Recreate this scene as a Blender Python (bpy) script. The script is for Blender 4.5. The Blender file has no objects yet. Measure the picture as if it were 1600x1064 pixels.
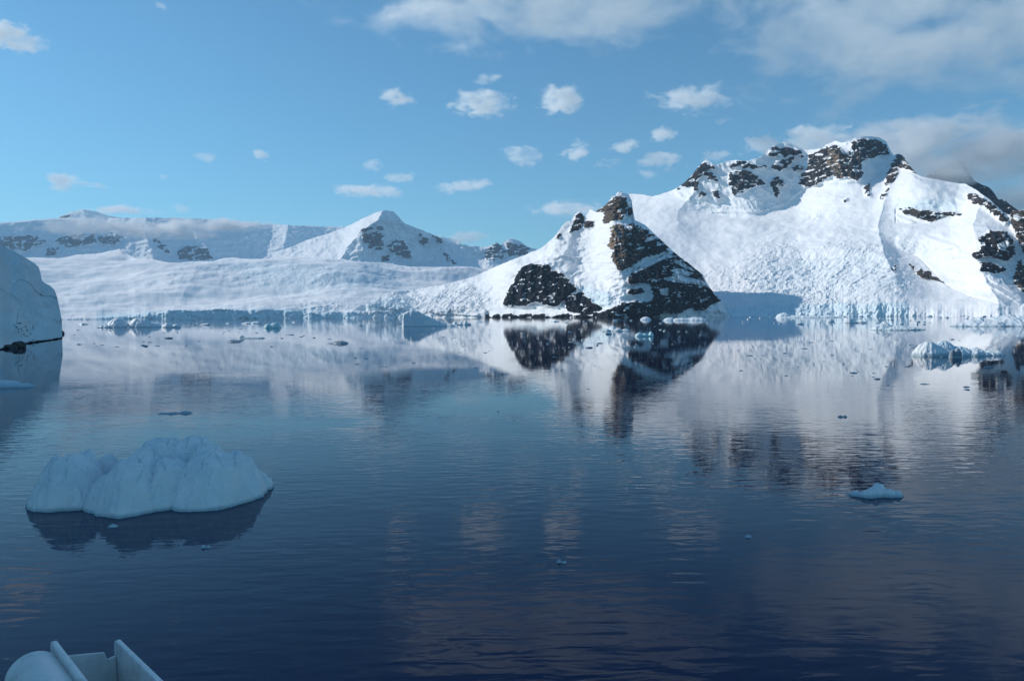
import bpy, bmesh, math, random
import numpy as np
from mathutils import Matrix, Vector

# ---------------------------------------------------------------- camera, sky, sun, exposure
sc = bpy.context.scene
COL = sc.collection
F = 1215.0                     # focal length in photograph pixels (1600 wide)
CAM_H = 10.0                   # eye height above the water
PITCH = math.radians(1.83)
ROLL = math.radians(-0.29)
CM = Matrix.Rotation(math.pi/2 - PITCH, 3, 'X') @ Matrix.Rotation(ROLL, 3, 'Z')
CMn = np.array(CM)
cam_d = bpy.data.cameras.new('camera'); cam = bpy.data.objects.new('camera', cam_d); COL.objects.link(cam)
cam.matrix_world = Matrix.Translation((0, 0, CAM_H)) @ CM.to_4x4()
cam_d.sensor_width = 36.0; cam_d.lens = 36.0*F/1600.0
cam_d.clip_start = 0.1; cam_d.clip_end = 120000
sc.camera = cam

SUN_EL = math.radians(32); SUN_AZ = math.radians(-71)      # azimuth measured from +Y towards +X
sdir = Vector((math.sin(SUN_AZ)*math.cos(SUN_EL), math.cos(SUN_AZ)*math.cos(SUN_EL), math.sin(SUN_EL)))
w = bpy.data.worlds.new('World'); sc.world = w; w.use_nodes = True
wn = w.node_tree.nodes; wl = w.node_tree.links
bg = wn['Background']; sky = wn.new('ShaderNodeTexSky'); sky.sky_type = 'NISHITA'; sky.sun_disc = False
sky.sun_elevation = SUN_EL; sky.sun_rotation = SUN_AZ; sky.air_density = 0.9; sky.dust_density = 0.2; sky.ozone_density = 4.0
sky.altitude = 10
tint = wn.new('ShaderNodeMix'); tint.data_type = 'RGBA'; tint.blend_type = 'MULTIPLY'; tint.inputs[0].default_value = 1
wl.new(sky.outputs[0], tint.inputs[6]); tint.inputs[7].default_value = (.52, .82, .81, 1)
wl.new(tint.outputs[2], bg.inputs[0]); bg.inputs[1].default_value = 0.135
sl = bpy.data.lights.new('sun', 'SUN'); sl.energy = 3.15; sl.angle = math.radians(0.5); sl.color = (1.0, 0.94, 0.86)
so = bpy.data.objects.new('sun', sl); COL.objects.link(so); so.rotation_euler = sdir.to_track_quat('Z', 'Y').to_euler()
sc.view_settings.view_transform = 'Standard'; sc.view_settings.look = 'None'
sc.view_settings.exposure = 0.2; sc.view_settings.gamma = 1.0
cy = sc.cycles
cy.max_bounces = 12; cy.volume_bounces = 10; cy.diffuse_bounces = 2; cy.glossy_bounces = 3; cy.transparent_max_bounces = 12
cy.volume_step_rate = 2.0; cy.volume_max_steps = 96
cy.use_denoising = True
HAZE = 0.000023

# ---------------------------------------------------------------- pixel <-> space helpers (photograph pixels)
def rays(px, py):
    px = np.asarray(px, float); py = np.asarray(py, float)
    a = (px-800)/F; b = -(py-532)/F
    d = np.stack([a, b, -np.ones_like(a)], -1) @ CMn.T
    return d
def tan_el(px, py):
    d = rays(px, py); hr = np.hypot(d[..., 0], d[..., 1])
    return d[..., 2]/hr, d[..., 0]/hr, d[..., 1]/hr
def pt(px, py, D):            # a point at horizontal range D
    t, ux, uy = tan_el(px, py); return Vector((float(ux*D), float(uy*D), float(CAM_H+t*D)))
def on_water(px, py):
    t, ux, uy = tan_el(px, py); D = -CAM_H/t; return Vector((float(ux*D), float(uy*D), 0.0))
def horizon_y(px): 
    y0 = 493.0
    for _ in range(6):
        t = tan_el(px, y0)[0]; y0 = y0 + t*F
    return y0

# ---------------------------------------------------------------- noise
_rs = np.random.RandomState(7)
PERM = _rs.permutation(512)
ANG = _rs.rand(512)*2*np.pi
GX, GY = np.cos(ANG), np.sin(ANG)
def perlin(x, y, seed=0):
    xi = np.floor(x).astype(np.int64); yi = np.floor(y).astype(np.int64)
    xf = x-xi; yf = y-yi
    u = xf*xf*xf*(xf*(xf*6-15)+10); v = yf*yf*yf*(yf*(yf*6-15)+10)
    def g(ix, iy, fx, fy):
        h = PERM[(PERM[(ix+seed*37) & 511]+iy) & 511]
        return GX[h]*fx+GY[h]*fy
    a = g(xi, yi, xf, yf); b = g(xi+1, yi, xf-1, yf); c = g(xi, yi+1, xf, yf-1); d = g(xi+1, yi+1, xf-1, yf-1)
    return ((a+(b-a)*u)*(1-v)+(c+(d-c)*u)*v)*1.5
def fbm(x, y, o=5, seed=0, gain=0.5):
    r = 0; a = 1; f = 1; n = 0
    for k in range(o):
        r = r+a*perlin(x*f+k*13.7, y*f-k*7.3, seed+k); n += a; a *= gain; f *= 2.03
    return r/n
def ridged(x, y, o=5, seed=0, gain=0.5):
    r = 0; a = 1; f = 1; n = 0
    for k in range(o):
        r = r+a*(1-2*np.abs(perlin(x*f+k*13.7, y*f-k*7.3, seed+k))); n += a; a *= gain; f *= 2.03
    return r/n
def worley(x, y, seed=0):
    xi = np.floor(x).astype(int); yi = np.floor(y).astype(int); d1 = np.full(x.shape, 9.); d2 = np.full(x.shape, 9.)
    for i in (-1, 0, 1):
        for j in (-1, 0, 1):
            h = PERM[(PERM[(xi+i+seed*37) & 511]+yi+j) & 511]; h2 = PERM[(h*7+13) & 511]
            d = np.hypot(xi+i+h/512-x, yi+j+h2/512-y)
            d2 = np.minimum(d2, np.maximum(d1, d)); d1 = np.minimum(d1, d)
    return d1, d2
def sstep(a, b, x):
    t = np.clip((x-a)/(b-a), 0, 1); return t*t*(3-2*t)
def poly_in(X, Y, P):
    ins = np.zeros(X.shape, bool); n = len(P)
    xs = [p[0] for p in P]; ys = [p[1] for p in P]
    for i in range(n):
        x1, y1 = P[i]; x2, y2 = P[(i+1) % n]
        if y1 == y2: continue
        c = ((y1 > Y) != (y2 > Y)) & (X < (x2-x1)*(Y-y1)/(y2-y1)+x1)
        ins ^= c
    return ins
def blur(A, sx, sy):           # rows = v, columns = x
    for ax, s in ((0, sy), (1, sx)):
        if s < 0.3: continue
        r = int(max(1, s*2.5)); k = np.exp(-0.5*(np.arange(-r, r+1)/s)**2); k /= k.sum()
        pad = [(0, 0), (0, 0)]; pad[ax] = (r, r)
        B = np.pad(A, pad, mode='edge')
        out = np.zeros_like(A)
        for i, kk in enumerate(k):
            out += kk*(B[i:i+A.shape[0], :] if ax == 0 else B[:, i:i+A.shape[1]])
        A = out
    return A
def lin(pts, x):
    return np.interp(x, [p[0] for p in pts], [p[1] for p in pts])

# ---------------------------------------------------------------- objects and materials
def tag(o, label=None, cat=None, group=None, kind=None):
    if label: o['label'] = label
    if cat: o['category'] = cat
    if group: o['group'] = group
    if kind: o['kind'] = kind
    return o
def mesh_obj(name, verts, faces, mat, parent=None, smooth=True, attrs=None):
    me = bpy.data.meshes.new(name)
    verts = np.asarray(verts, np.float32).reshape(-1, 3)
    if isinstance(faces, np.ndarray):
        me.vertices.add(len(verts)); me.vertices.foreach_set('co', verts.ravel())
        nf, k = faces.shape
        me.loops.add(nf*k); me.loops.foreach_set('vertex_index', faces.astype(np.int32).ravel())
        me.polygons.add(nf); me.polygons.foreach_set('loop_start', np.arange(0, nf*k, k, dtype=np.int32))
        me.update(calc_edges=True)
    else:
        me.from_pydata([tuple(map(float, v)) for v in verts], [], faces)
    me.polygons.foreach_set('use_smooth', np.full(len(me.polygons), smooth))
    for kx, a in (attrs or {}).items():
        at = me.attributes.new(kx, 'FLOAT', 'POINT'); at.data.foreach_set('value', np.asarray(a, np.float32).ravel())
    me.materials.append(mat); me.update()
    o = bpy.data.objects.new(name, me); COL.objects.link(o)
    if parent: o.parent = parent
    return o
def grid_faces(nr, nc):
    i = np.arange(nr*nc).reshape(nr, nc)
    return np.stack([i[:-1, :-1], i[:-1, 1:], i[1:, 1:], i[1:, :-1]], -1).reshape(-1, 4)
def new_mat(name):
    m = bpy.data.materials.new(name); m.use_nodes = True
    nt = m.node_tree; return m, nt.nodes, nt.links, nt.nodes['Principled BSDF']
def N(ns, t, **kw):
    n = ns.new(t)
    for k, v in kw.items(): setattr(n, k, v)
    return n
def mixc(ns, ls, fac, a, b):
    m = ns.new('ShaderNodeMix'); m.data_type = 'RGBA'
    for inp, val in ((m.inputs[0], fac), (m.inputs[6], a), (m.inputs[7], b)):
        if isinstance(val, bpy.types.NodeSocket): ls.new(val, inp)
        else: inp.default_value = val if not isinstance(val, tuple) else (*val, 1)
    return m.outputs[2]
def math_n(ns, ls, op, a, b=None, c=None):
    m = ns.new('ShaderNodeMath'); m.operation = op
    for i, val in enumerate((a, b, c)):
        if val is None: continue
        if isinstance(val, bpy.types.NodeSocket): ls.new(val, m.inputs[i])
        else: m.inputs[i].default_value = val
    return m.outputs[0]
def maprange(ns, ls, v, a, b, c=0.0, d=1.0, smooth=True):
    m = ns.new('ShaderNodeMapRange'); m.interpolation_type = 'SMOOTHSTEP' if smooth else 'LINEAR'
    ls.new(v, m.inputs[0])
    for i, x in enumerate((a, b, c, d)): m.inputs[1+i].default_value = x
    return m.outputs[0]
def wpos(ns, ls, sx, sy, sz):
    g = ns.new('ShaderNodeNewGeometry'); v = ns.new('ShaderNodeVectorMath'); v.operation = 'MULTIPLY'
    ls.new(g.outputs['Position'], v.inputs[0]); v.inputs[1].default_value = (sx, sy, sz)
    return v.outputs[0]
def noise_n(ns, ls, vec, scale, detail=4, rough=0.5, dist=0.0):
    n = ns.new('ShaderNodeTexNoise'); n.inputs['Scale'].default_value = scale
    n.inputs['Detail'].default_value = detail; n.inputs['Roughness'].default_value = rough; n.inputs['Distortion'].default_value = dist
    ls.new(vec, n.inputs['Vector']); return n.outputs['Fac']

def terrain_mat():
    m, ns, ls, b = new_mat('snow_and_rock')
    at = N(ns, 'ShaderNodeAttribute', attribute_name='rock'); tn = N(ns, 'ShaderNodeAttribute', attribute_name='tone')
    ic = N(ns, 'ShaderNodeAttribute', attribute_name='ice')
    p1 = wpos(ns, ls, 1/20, 1/20, 1/14); p2 = wpos(ns, ls, 1/18, 1/18, 1/70)
    n1 = noise_n(ns, ls, p1, 1, 4, .6); n2 = noise_n(ns, ls, p2, 1, 5, .6)
    dark = mixc(ns, ls, n2, (.004, .005, .008), (.030, .031, .037))
    brown = mixc(ns, ls, n2, (.12, .085, .06), (.50, .37, .26))  # brown rock, brightened to put the sunlit faces into the colour
    rock = mixc(ns, ls, tn.outputs['Fac'], dark, brown)
    snow = mixc(ns, ls, ic.outputs['Fac'], (.90, .91, .93), (.52, .77, .88))
    f = math_n(ns, ls, 'ADD', at.outputs['Fac'], math_n(ns, ls, 'MULTIPLY', math_n(ns, ls, 'SUBTRACT', n1, .5), .45))
    f = maprange(ns, ls, f, .42, .58)
    ls.new(mixc(ns, ls, f, snow, rock), b.inputs['Base Color'])
    b.inputs['Roughness'].default_value = .85; b.inputs['Specular IOR Level'].default_value = .08
    bp = ns.new('ShaderNodeBump'); bp.inputs['Strength'].default_value = .6; bp.inputs['Distance'].default_value = 6
    ls.new(math_n(ns, ls, 'MULTIPLY', n1, math_n(ns, ls, 'ADD', .15, f)), bp.inputs['Height']); ls.new(bp.outputs[0], b.inputs['Normal'])
    return m
M_TER = terrain_mat()

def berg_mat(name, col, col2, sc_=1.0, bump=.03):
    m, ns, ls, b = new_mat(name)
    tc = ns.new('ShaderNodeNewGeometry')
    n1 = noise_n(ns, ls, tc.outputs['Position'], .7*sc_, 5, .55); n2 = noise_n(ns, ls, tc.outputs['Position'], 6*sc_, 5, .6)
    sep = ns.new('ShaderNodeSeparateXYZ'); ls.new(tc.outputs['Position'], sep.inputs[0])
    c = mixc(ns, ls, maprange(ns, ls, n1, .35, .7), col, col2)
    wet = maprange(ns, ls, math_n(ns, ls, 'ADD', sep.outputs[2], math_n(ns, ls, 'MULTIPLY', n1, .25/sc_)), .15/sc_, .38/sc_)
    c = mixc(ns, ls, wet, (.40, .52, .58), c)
    ls.new(c, b.inputs['Base Color']); b.inputs['Roughness'].default_value = .5
    b.inputs['Specular IOR Level'].default_value = .3
    bp = ns.new('ShaderNodeBump'); bp.inputs['Strength'].default_value = .8; bp.inputs['Distance'].default_value = bump/sc_*2
    ls.new(n2, bp.inputs['Height']); ls.new(bp.outputs[0], b.inputs['Normal'])
    return m
M_BERG = berg_mat('weathered_ice_near', (.93, .93, .93), (.80, .85, .88), bump=.045)
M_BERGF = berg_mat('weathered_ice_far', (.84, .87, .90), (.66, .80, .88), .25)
M_TURQ = berg_mat('turquoise_ice', (.45, .75, .80), (.65, .85, .88), .4)
M_CLEAR_SHADED = berg_mat('clear_ice_shaded', (.20, .25, .31), (.42, .50, .57), 1)  # grey clear ice, darkened further with shade put into the colour
def simple_rock(name, a, bcol, s):
    m, ns, ls, b = new_mat(name); g = ns.new('ShaderNodeNewGeometry')
    n = noise_n(ns, ls, g.outputs['Position'], s, 5, .6); ls.new(mixc(ns, ls, n, a, bcol), b.inputs['Base Color']); b.inputs['Roughness'].default_value = .6
    return m
M_BOULD = simple_rock('shore_boulder', (.01, .01, .012), (.06, .055, .05), 1.5)

def water_mat():
    m, ns, ls, b = new_mat('sea_water')
    b.inputs['Base Color'].default_value = (.0003, .006, .055, 1)
    b.inputs['IOR'].default_value = 1.225
    g = ns.new('ShaderNodeNewGeometry'); sep = ns.new('ShaderNodeSeparateXYZ'); ls.new(g.outputs['Position'], sep.inputs[0])
    # wind lanes lie roughly parallel to the far shore
    big = noise_n(ns, ls, wpos(ns, ls, 1/160, 1/60, 0), 1, 3, .5, .4)
    yy = math_n(ns, ls, 'ADD', sep.outputs[1], math_n(ns, ls, 'MULTIPLY', sep.outputs[0], .12))
    lg = math_n(ns, ls, 'LOGARITHM', math_n(ns, ls, 'MAXIMUM', yy, 5.0), 10.0)
    lg = math_n(ns, ls, 'ADD', lg, math_n(ns, ls, 'MULTIPLY', math_n(ns, ls, 'SUBTRACT', big, .5), .16))
    ramp = ns.new('ShaderNodeValToRGB'); ls.new(maprange(ns, ls, lg, 1.0, 4.0, smooth=False), ramp.inputs[0])
    def pos(d): return (math.log10(d)-1)/3
    el = ramp.color_ramp.elements
    stops = [(14, .06), (80, .06), (140, .25), (215, .5), (232, .16), (345, .16), (380, .8), (1200, .9), (3000, .9)]
    el[0].position = pos(stops[0][0]); el[0].color = (stops[0][1],)*3+(1,)
    el[1].position = pos(stops[1][0]); el[1].color = (stops[1][1],)*3+(1,)
    for d, v in stops[2:]:
        e = el.new(pos(d)); e.color = (v, v, v, 1)
    r = math_n(ns, ls, 'MULTIPLY', ramp.outputs[0], .04)
    ls.new(r, b.inputs['Roughness'])
    # resolved ripples near the ship, dying away over some hundred metres
    gust = noise_n(ns, ls, wpos(ns, ls, 1/22, 1/16, 0), 1, 3, .5, .3)
    gust = maprange(ns, ls, gust, .32, .68, .25, 1.0)
    near = maprange(ns, ls, math_n(ns, ls, 'MAXIMUM', yy, 5.0), 62, 150, 1.0, .10)
    amp = math_n(ns, ls, 'MULTIPLY', near, gust)
    v1 = N(ns, 'ShaderNodeMapping'); ls.new(g.outputs['Position'], v1.inputs[0]); v1.inputs['Rotation'].default_value = (0, 0, math.radians(-14)); v1.inputs['Scale'].default_value = (.55, 1.5, 1)
    h1 = noise_n(ns, ls, v1.outputs[0], 1.0, 2.5, .42, .3)
    v2 = N(ns, 'ShaderNodeMapping'); ls.new(g.outputs['Position'], v2.inputs[0]); v2.inputs['Rotation'].default_value = (0, 0, math.radians(20)); v2.inputs['Scale'].default_value = (.5, 1, 1)
    h2 = noise_n(ns, ls, v2.outputs[0], .45, 2, .5)
    h = math_n(ns, ls, 'ADD', math_n(ns, ls, 'MULTIPLY', h1, .030), math_n(ns, ls, 'MULTIPLY', h2, .016))
    h = math_n(ns, ls, 'MULTIPLY', h, amp)
    bp = ns.new('ShaderNodeBump'); bp.inputs['Strength'].default_value = 1; bp.inputs['Distance'].default_value = 1
    ls.new(h, bp.inputs['Height']); ls.new(bp.outputs[0], b.inputs['Normal'])
    return m
def disc(name, R, z, mat, n=96):
    v = [(0, 0, z)]; rs = [60, 400, 3000, R]
    for r in rs: v += [(r*math.cos(2*math.pi*i/n), r*math.sin(2*math.pi*i/n), z) for i in range(n)]
    f = [(0, 1+i, 1+(i+1) % n) for i in range(n)]
    for k in range(len(rs)-1):
        a = 1+k*n; b = a+n
        f += [(a+i, b+i, b+(i+1) % n, a+(i+1) % n) for i in range(n)]
    return mesh_obj(name, v, f, mat, smooth=False)
tag(disc('water', 30000, 0, water_mat()), kind='structure')

# ---------------------------------------------------------------- terrain patches
def patch(name, x0, x1, nx, ny, top, D0, sbase, ybot=None, front=None, paints=(), ridges=(), rocks=(), cuts=(),
          rough=(), zamp=(14, 420), icefac=(), topnoise=0.5, jag=.012, lat=8, gully=26, sfloor=False, flow=0, seed=1, rock_amp=35, rock_noise=.3, shore=6, fine=1.0, rib=(55, 150), back=1.0):
    X1 = np.linspace(x0, x1, nx); yt = lin(top, X1)
    yt = yt+topnoise*fbm(X1/7, X1*0+3.3, 4, seed+5)*2
    if callable(D0): Ds = D0(X1)
    else: Ds = lin(D0, X1)
    if ybot is None:
        yb = np.array([horizon_y(x) for x in X1])+(CAM_H+14)/Ds*F
    else: yb = lin(ybot, X1)
    yt = np.minimum(yt, yb-1.5)
    # the relief is worked out on a regular raster first, then sampled along each column
    ylo, yhi = float(yt.min())-8, float(yb.max())+1
    nr = int(min(700, (yhi-ylo)/.6)); gy = np.linspace(yhi, ylo, nr)
    RY = np.broadcast_to(gy[:, None], (nr, nx)); RX = np.broadcast_to(X1[None, :], (nr, nx))
    dx = (x1-x0)/(nx-1); dy = (yhi-ylo)/(nr-1)
    def soft(P, b_x, b_y=None): return blur(poly_in(RX, RY, P).astype(float), b_x/dx, (b_y if b_y is not None else b_x)/dy)
    rt, rux, ruy = tan_el(RX, RY)
    S = np.full(RY.shape, float(sbase))
    for P, val, bl in paints:
        M = soft(P, bl); S = S*(1-M)+val*M
    if ybot is None:
        fr = blur(np.maximum(lin(front, X1) if front else np.zeros(nx), .8)[None, :], 4/dx, 0)[0]
        tf = (-CAM_H/Ds+fr/F)[None, :]
    else: tf = tan_el(X1, yb)[0][None, :]
    S = np.maximum(S, np.minimum(rt+.14+1.2*rt, .9) if sfloor else 0)
    dt = np.diff(rt, axis=0, prepend=rt[:1])
    up = np.clip(rt-tf, 0, np.maximum(dt, 1e-9))
    L = blur(np.cumsum(up/np.maximum(S-rt, .05), 0), lat/dx, 0)
    L = L+np.log(Ds)[None, :]
    if ybot is None:
        L = L+np.minimum(rt-tf, 0)/3.5+jag*fbm(X1/30, X1*0, 4, seed+2)[None, :]*np.exp(-np.clip((rt-tf)*F, 0, None)/8)
        face = sstep(.6, -.6, (rt-tf)*F)
    else: face = np.zeros(RY.shape)
    for line, wl_, al, wr_, ar in ridges:
        ly = [p[1] for p in line]; o = np.argsort(ly)
        xc = np.interp(RY, np.array(ly)[o], np.array([p[0] for p in line])[o])
        vin = sstep(max(ly)+55, max(ly)-5, RY)
        d = RX-xc-4*fbm(RY/14, RX/90, 3, seed+21)
        L = L+vin*(al*np.clip(-d/wl_, 0, 1)**.9+ar*np.clip(d/wr_, 0, 1)**.9)
    R = np.zeros(RY.shape); T = np.zeros(RY.shape); C = np.zeros(RY.shape)
    for P, tone in rocks:
        M = soft(P, 1.3, 1.1); R = np.maximum(R, M); T = np.maximum(T, M*tone)
    for P in cuts: C = np.maximum(C, soft(P, .9, .8))
    RG = [(soft(P, bl), amp, lam) for P, amp, lam, bl in rough]
    IC = np.zeros(RY.shape)
    for P, v, bl in icefac: IC = np.maximum(IC, v*soft(P, bl))
    rbr = blur(R, 1.5/dx, 1.5/dy)
    V = np.linspace(0, 1, ny)[:, None]
    Y = yb[None, :]+(yt-yb)[None, :]*V; X = np.broadcast_to(X1[None, :], Y.shape).copy()
    t, ux, uy = tan_el(X, Y)
    fi = np.clip((yhi-Y)/dy, 0, nr-1.001); i0 = fi.astype(int); ff = fi-i0; jj = np.broadcast_to(np.arange(nx)[None, :], Y.shape)
    def samp(A): return A[i0, jj]*(1-ff)+A[i0+1, jj]*ff
    R, T, C, face, rb, IC, SS = [samp(q) for q in (R, T, C, face, rbr, IC, S)]
    D = np.exp(samp(L))
    px, pz = ux*D, CAM_H+t*D
    # rock mask
    nz = fbm(X/11+Y/14, Y/5, 4, seed+31)*.8+fbm(X/5.5, Y/3.2, 3, seed+35, .45)*.34+ridged((Y+.3*X)/9, X/40, 3, seed+38)*.34+ridged((X-.4*Y)/7, Y/22, 3, seed+39)*.16
    nz = (nz-nz.mean())/nz.std()
    Rm = R*.92+nz*rock_noise
    Rm = sstep(.42, .60, Rm)*sstep(.0, .2, R)*(1-C)
    # relief: ribs and steps in the rock, drifts in the snow, broken ice where the glacier falls
    sc_ = float(np.mean(Ds))/4000.0
    D = D-gully*sc_*sstep(.8, 1.7, SS)*(1-face)*(ridged(px/(120*sc_)+pz/(260*sc_), pz/(240*sc_)-px/(500*sc_), 5, seed+91, .5)+.3)
    hf = (lin(front, X1) if front else np.zeros(nx))[None, :]
    D = D-face*sstep(2, 8, hf)*sc_*(8*ridged(X/10+Y/30, Y/16, 4, seed+81)+8*fbm(X/5, Y/5, 3, seed+83))
    D = D-rb*rock_amp*sc_*(.9*ridged(px/(rib[0]*sc_), pz/(rib[1]*sc_), 5, seed+41)+.5*fbm(px/(22*sc_), pz/(20*sc_), 4, seed+43)+.3*((pz/(26*sc_)+.25*px/(26*sc_)+fbm(px/70, pz/70, 3, seed+44)) % 1)+.05)
    D = D+(1-rb)*fine*sc_*(14*fbm(X/16, Y/9, 4, seed+47))
    wx, wy = ux*D, uy*D; z = CAM_H+t*D
    fade = sstep(0, 30, z)*(1-.75*sstep(.93, 1, V))
    z = z+fade*(1-rb)*(1-.9*sstep(.6, 1.2, SS))*zamp[0]*sc_*fbm(wx/(zamp[1]*sc_), wy/(zamp[1]*1.3*sc_), 5, seed+51, .48)
    if flow: z = z+fade*flow*fbm((wx+.6*wy)/1700, (wy-.25*wx)/420, 4, seed+57, .5)
    I = np.zeros(Y.shape)
    for M, amp, lam in RG:
        M = samp(M)*(1-rb)
        wxp = wx+lam*.8*fbm(wx/(lam*3), wy/(lam*3), 2, seed+65)
        r = ridged(wxp/(lam*1.3*sc_), wy/(lam*1.0*sc_), 4, seed+61, .6)
        r2 = np.floor(2.5*fbm(wxp/(lam*2.2*sc_), wy/(lam*1.6*sc_), 3, seed+66)+.5)*.35
        M = M*sstep(-.35, .3, fbm(wx/520, wy/700, 3, seed+68)+(M-.5)*.5)
        z = z+M*sstep(0, 14, z)*amp*sc_*(r*.8+r2)
        I = np.maximum(I, M*np.clip(.25-.9*r, 0, .7))
    I = np.maximum(I, IC)
    # back side
    nb = 14; ks = (np.linspace(0, 1, nb+1)[1:]**1.3)[:, None]
    Dt, zt = D[-1:], z[-1:]
    drop = zt+30
    Db = Dt+drop*ks*1.1*back+4*fbm(X[:1]/9+ks*3, ks*9+X[:1]*0, 3, seed+71)*sc_; zb = zt-drop*(ks**1.15)
    Wx = np.vstack([wx, ux[-1:]*Db]); Wy = np.vstack([wy, uy[-1:]*Db]); Wz = np.vstack([z, zb])
    att = {k: np.vstack([a, np.repeat(a[-1:], nb, 0)*m]) for k, a, m in (('rock', Rm, .6), ('tone', T, 1), ('ice', I, 0))}
    o = mesh_obj(name, np.stack([Wx, Wy, Wz], -1), grid_faces(*Wx.shape), M_TER, attrs=att)
    tag(o, kind='structure'); return o

# added snow sheet, unseen behind the mountains, bouncing light up to the clouds
def cloud_reflector():
    n = 90; X, Y = np.meshgrid(np.linspace(-60000, 60000, n), np.linspace(26500, 75000, n))
    Z = 420+160*fbm(X/9000, Y/9000, 4, 3)
    z0 = np.zeros(X.shape)
    tag(mesh_obj('snow_reflector', np.stack([X, Y, Z], -1), grid_faces(n, n), M_TER, attrs={'rock': z0, 'tone': z0, 'ice': z0}), kind='structure')
cloud_reflector()
# far plateau wall and the dome behind it
patch('mountain', 60, 230, 170, 60, [(60, 360), (85, 343), (95, 338), (110, 332), (130, 327), (150, 331), (165, 336), (185, 340), (230, 350)],
      [(0, 22500), (230, 22500)], 1.1, ybot=[(0, 372), (230, 372)], ridges=[([(130, 325), (140, 360)], 50, .03, 60, .03)],
      rocks=[([(85, 345), (100, 337), (112, 333), (104, 345)], 0)], seed=4)
patch('mountain', -120, 720, 900, 210,
      [(-120, 352), (0, 348), (85, 343), (170, 340), (290, 341), (370, 345), (400, 349), (470, 352), (540, 354), (620, 358), (720, 375)],
      [(-120, 18600), (720, 18900)], 1.0, ybot=[(-120, 418), (720, 422)],
      paints=[([(-120, 340), (720, 340), (720, 358), (540, 357), (400, 352), (290, 346), (100, 348), (-120, 354)], .35, 2),
              ([(60, 388), (160, 385), (200, 375), (235, 362), (232, 380), (260, 400), (0, 412)], .7, 4),
              ([(405, 372), (445, 352), (452, 360), (440, 392)], .8, 3)],
      ridges=[([(228, 362), (240, 400)], 60, .035, 50, .04), ([(300, 352), (330, 400)], 60, .02, 60, .03), ([(450, 355), (440, 400)], 25, .02, 70, .02)],
      rocks=[([(-20, 374), (20, 369), (62, 370), (72, 378), (40, 392), (10, 388), (-20, 392)], 0), ([(85, 376), (118, 368), (146, 366), (150, 380), (108, 388)], 0), ([(152, 372), (172, 365), (190, 366), (186, 378), (160, 384)], 0), ([(75, 390), (92, 388), (84, 400), (70, 400)], 0),
             ([(238, 372), (246, 374), (262, 385), (264, 395), (248, 388)], 0), ([(278, 390), (290, 382), (325, 388), (332, 405), (280, 405)], 0)],
      rock_noise=.62, seed=9, zamp=(40, 420), fine=2, gully=7, lat=12)
# pyramid peak
patch('mountain', 395, 880, 640, 200,
      [(395, 412), (430, 395), (455, 386), (480, 375), (510, 366), (540, 355), (560, 345), (575, 338), (590, 331), (603, 329), (615, 331), (622, 338), (632, 349),
       (655, 358), (680, 368), (700, 378), (735, 384), (757, 386), (770, 383), (776, 378), (782, 384), (790, 376), (800, 373), (812, 377), (825, 386), (832, 388), (845, 392), (880, 410)],
      [(395, 13400), (600, 13000), (880, 13200)], 1.0, ybot=[(395, 428), (880, 430)],
      paints=[([(560, 350), (620, 335), (760, 385), (850, 390), (850, 415), (700, 415), (560, 395)], 1.7, 6), ([(395, 395), (560, 395), (540, 425), (395, 425)], .5, 6)],
      ridges=[([(600, 328), (590, 345), (562, 362), (548, 380), (530, 405)], 110, .10, 120, .07), ([(775, 378), (770, 410)], 20, .01, 30, .02), ([(802, 373), (800, 410)], 15, .012, 35, .02)],
      rocks=[([(563, 358), (580, 355), (600, 368), (598, 392), (580, 390), (570, 380)], .1), ([(605, 385), (620, 375), (632, 378), (643, 400), (635, 405), (615, 398)], .1),
             ([(655, 365), (668, 372), (667, 387), (655, 380)], .1), ([(688, 388), (700, 398), (714, 414), (700, 408)], .1), ([(757, 392), (775, 378), (790, 392), (785, 407), (760, 407)], .1),
             ([(790, 380), (830, 386), (822, 398), (795, 400)], .1), ([(595, 400), (608, 400), (612, 405), (600, 411)], 0), ([(675, 368), (690, 372), (690, 380), (678, 375)], .1), ([(590, 352), (600, 354), (598, 362), (590, 358)], .1)],
      rock_noise=.42, seed=14, zamp=(24, 200), fine=2)
# glacier plain on the left
patch('glacier', -80, 830, 1000, 190,
      [(-80, 404), (60, 403), (95, 404), (120, 399), (150, 398), (168, 394), (186, 390), (198, 397), (215, 403), (240, 405), (265, 410), (300, 409), (330, 409), (350, 404), (365, 402), (430, 404), (470, 401), (500, 404), (535, 403), (560, 408), (610, 411), (640, 416), (700, 418), (740, 416), (760, 420), (830, 412)],
      [(-80, 4600), (200, 4700), (400, 4500), (560, 4300), (830, 4200)], .19,
      front=[(-80, 4), (120, 6), (170, 3), (200, 7), (225, 11), (280, 12), (400, 11), (480, 10), (540, 10), (560, 13), (830, 8)],
      paints=[([(330, 412), (420, 408), (600, 425), (640, 445), (520, 452), (400, 450), (300, 440)], .42, 8), ([(205, 446), (250, 440), (275, 452), (262, 460), (215, 458)], .95, 3),
              ([(650, 412), (760, 425), (700, 440), (640, 432)], .7, 4), ([(90, 470), (180, 466), (200, 482), (120, 486)], .35, 4), ([(500, 470), (560, 465), (560, 490), (480, 488)], .6, 4)],
      ridges=[([(330, 400), (300, 440), (260, 490)], 180, .05, 200, .02)],
      rough=[([(300, 412), (600, 412), (650, 448), (500, 454), (330, 450), (230, 440)], 6, 70, 9), ([(470, 472), (560, 466), (560, 500), (440, 500)], 9, 45, 5),
             ([(60, 425), (230, 418), (180, 460), (60, 480)], 2.5, 90, 10)],
      icefac=[([(150, 486), (560, 484), (560, 505), (150, 505)], .5, 2), ([(310, 410), (620, 415), (620, 450), (400, 450)], .25, 8)],
      seed=22, lat=45, flow=60, zamp=(70, 950), shore=5, back=.3)
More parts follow.
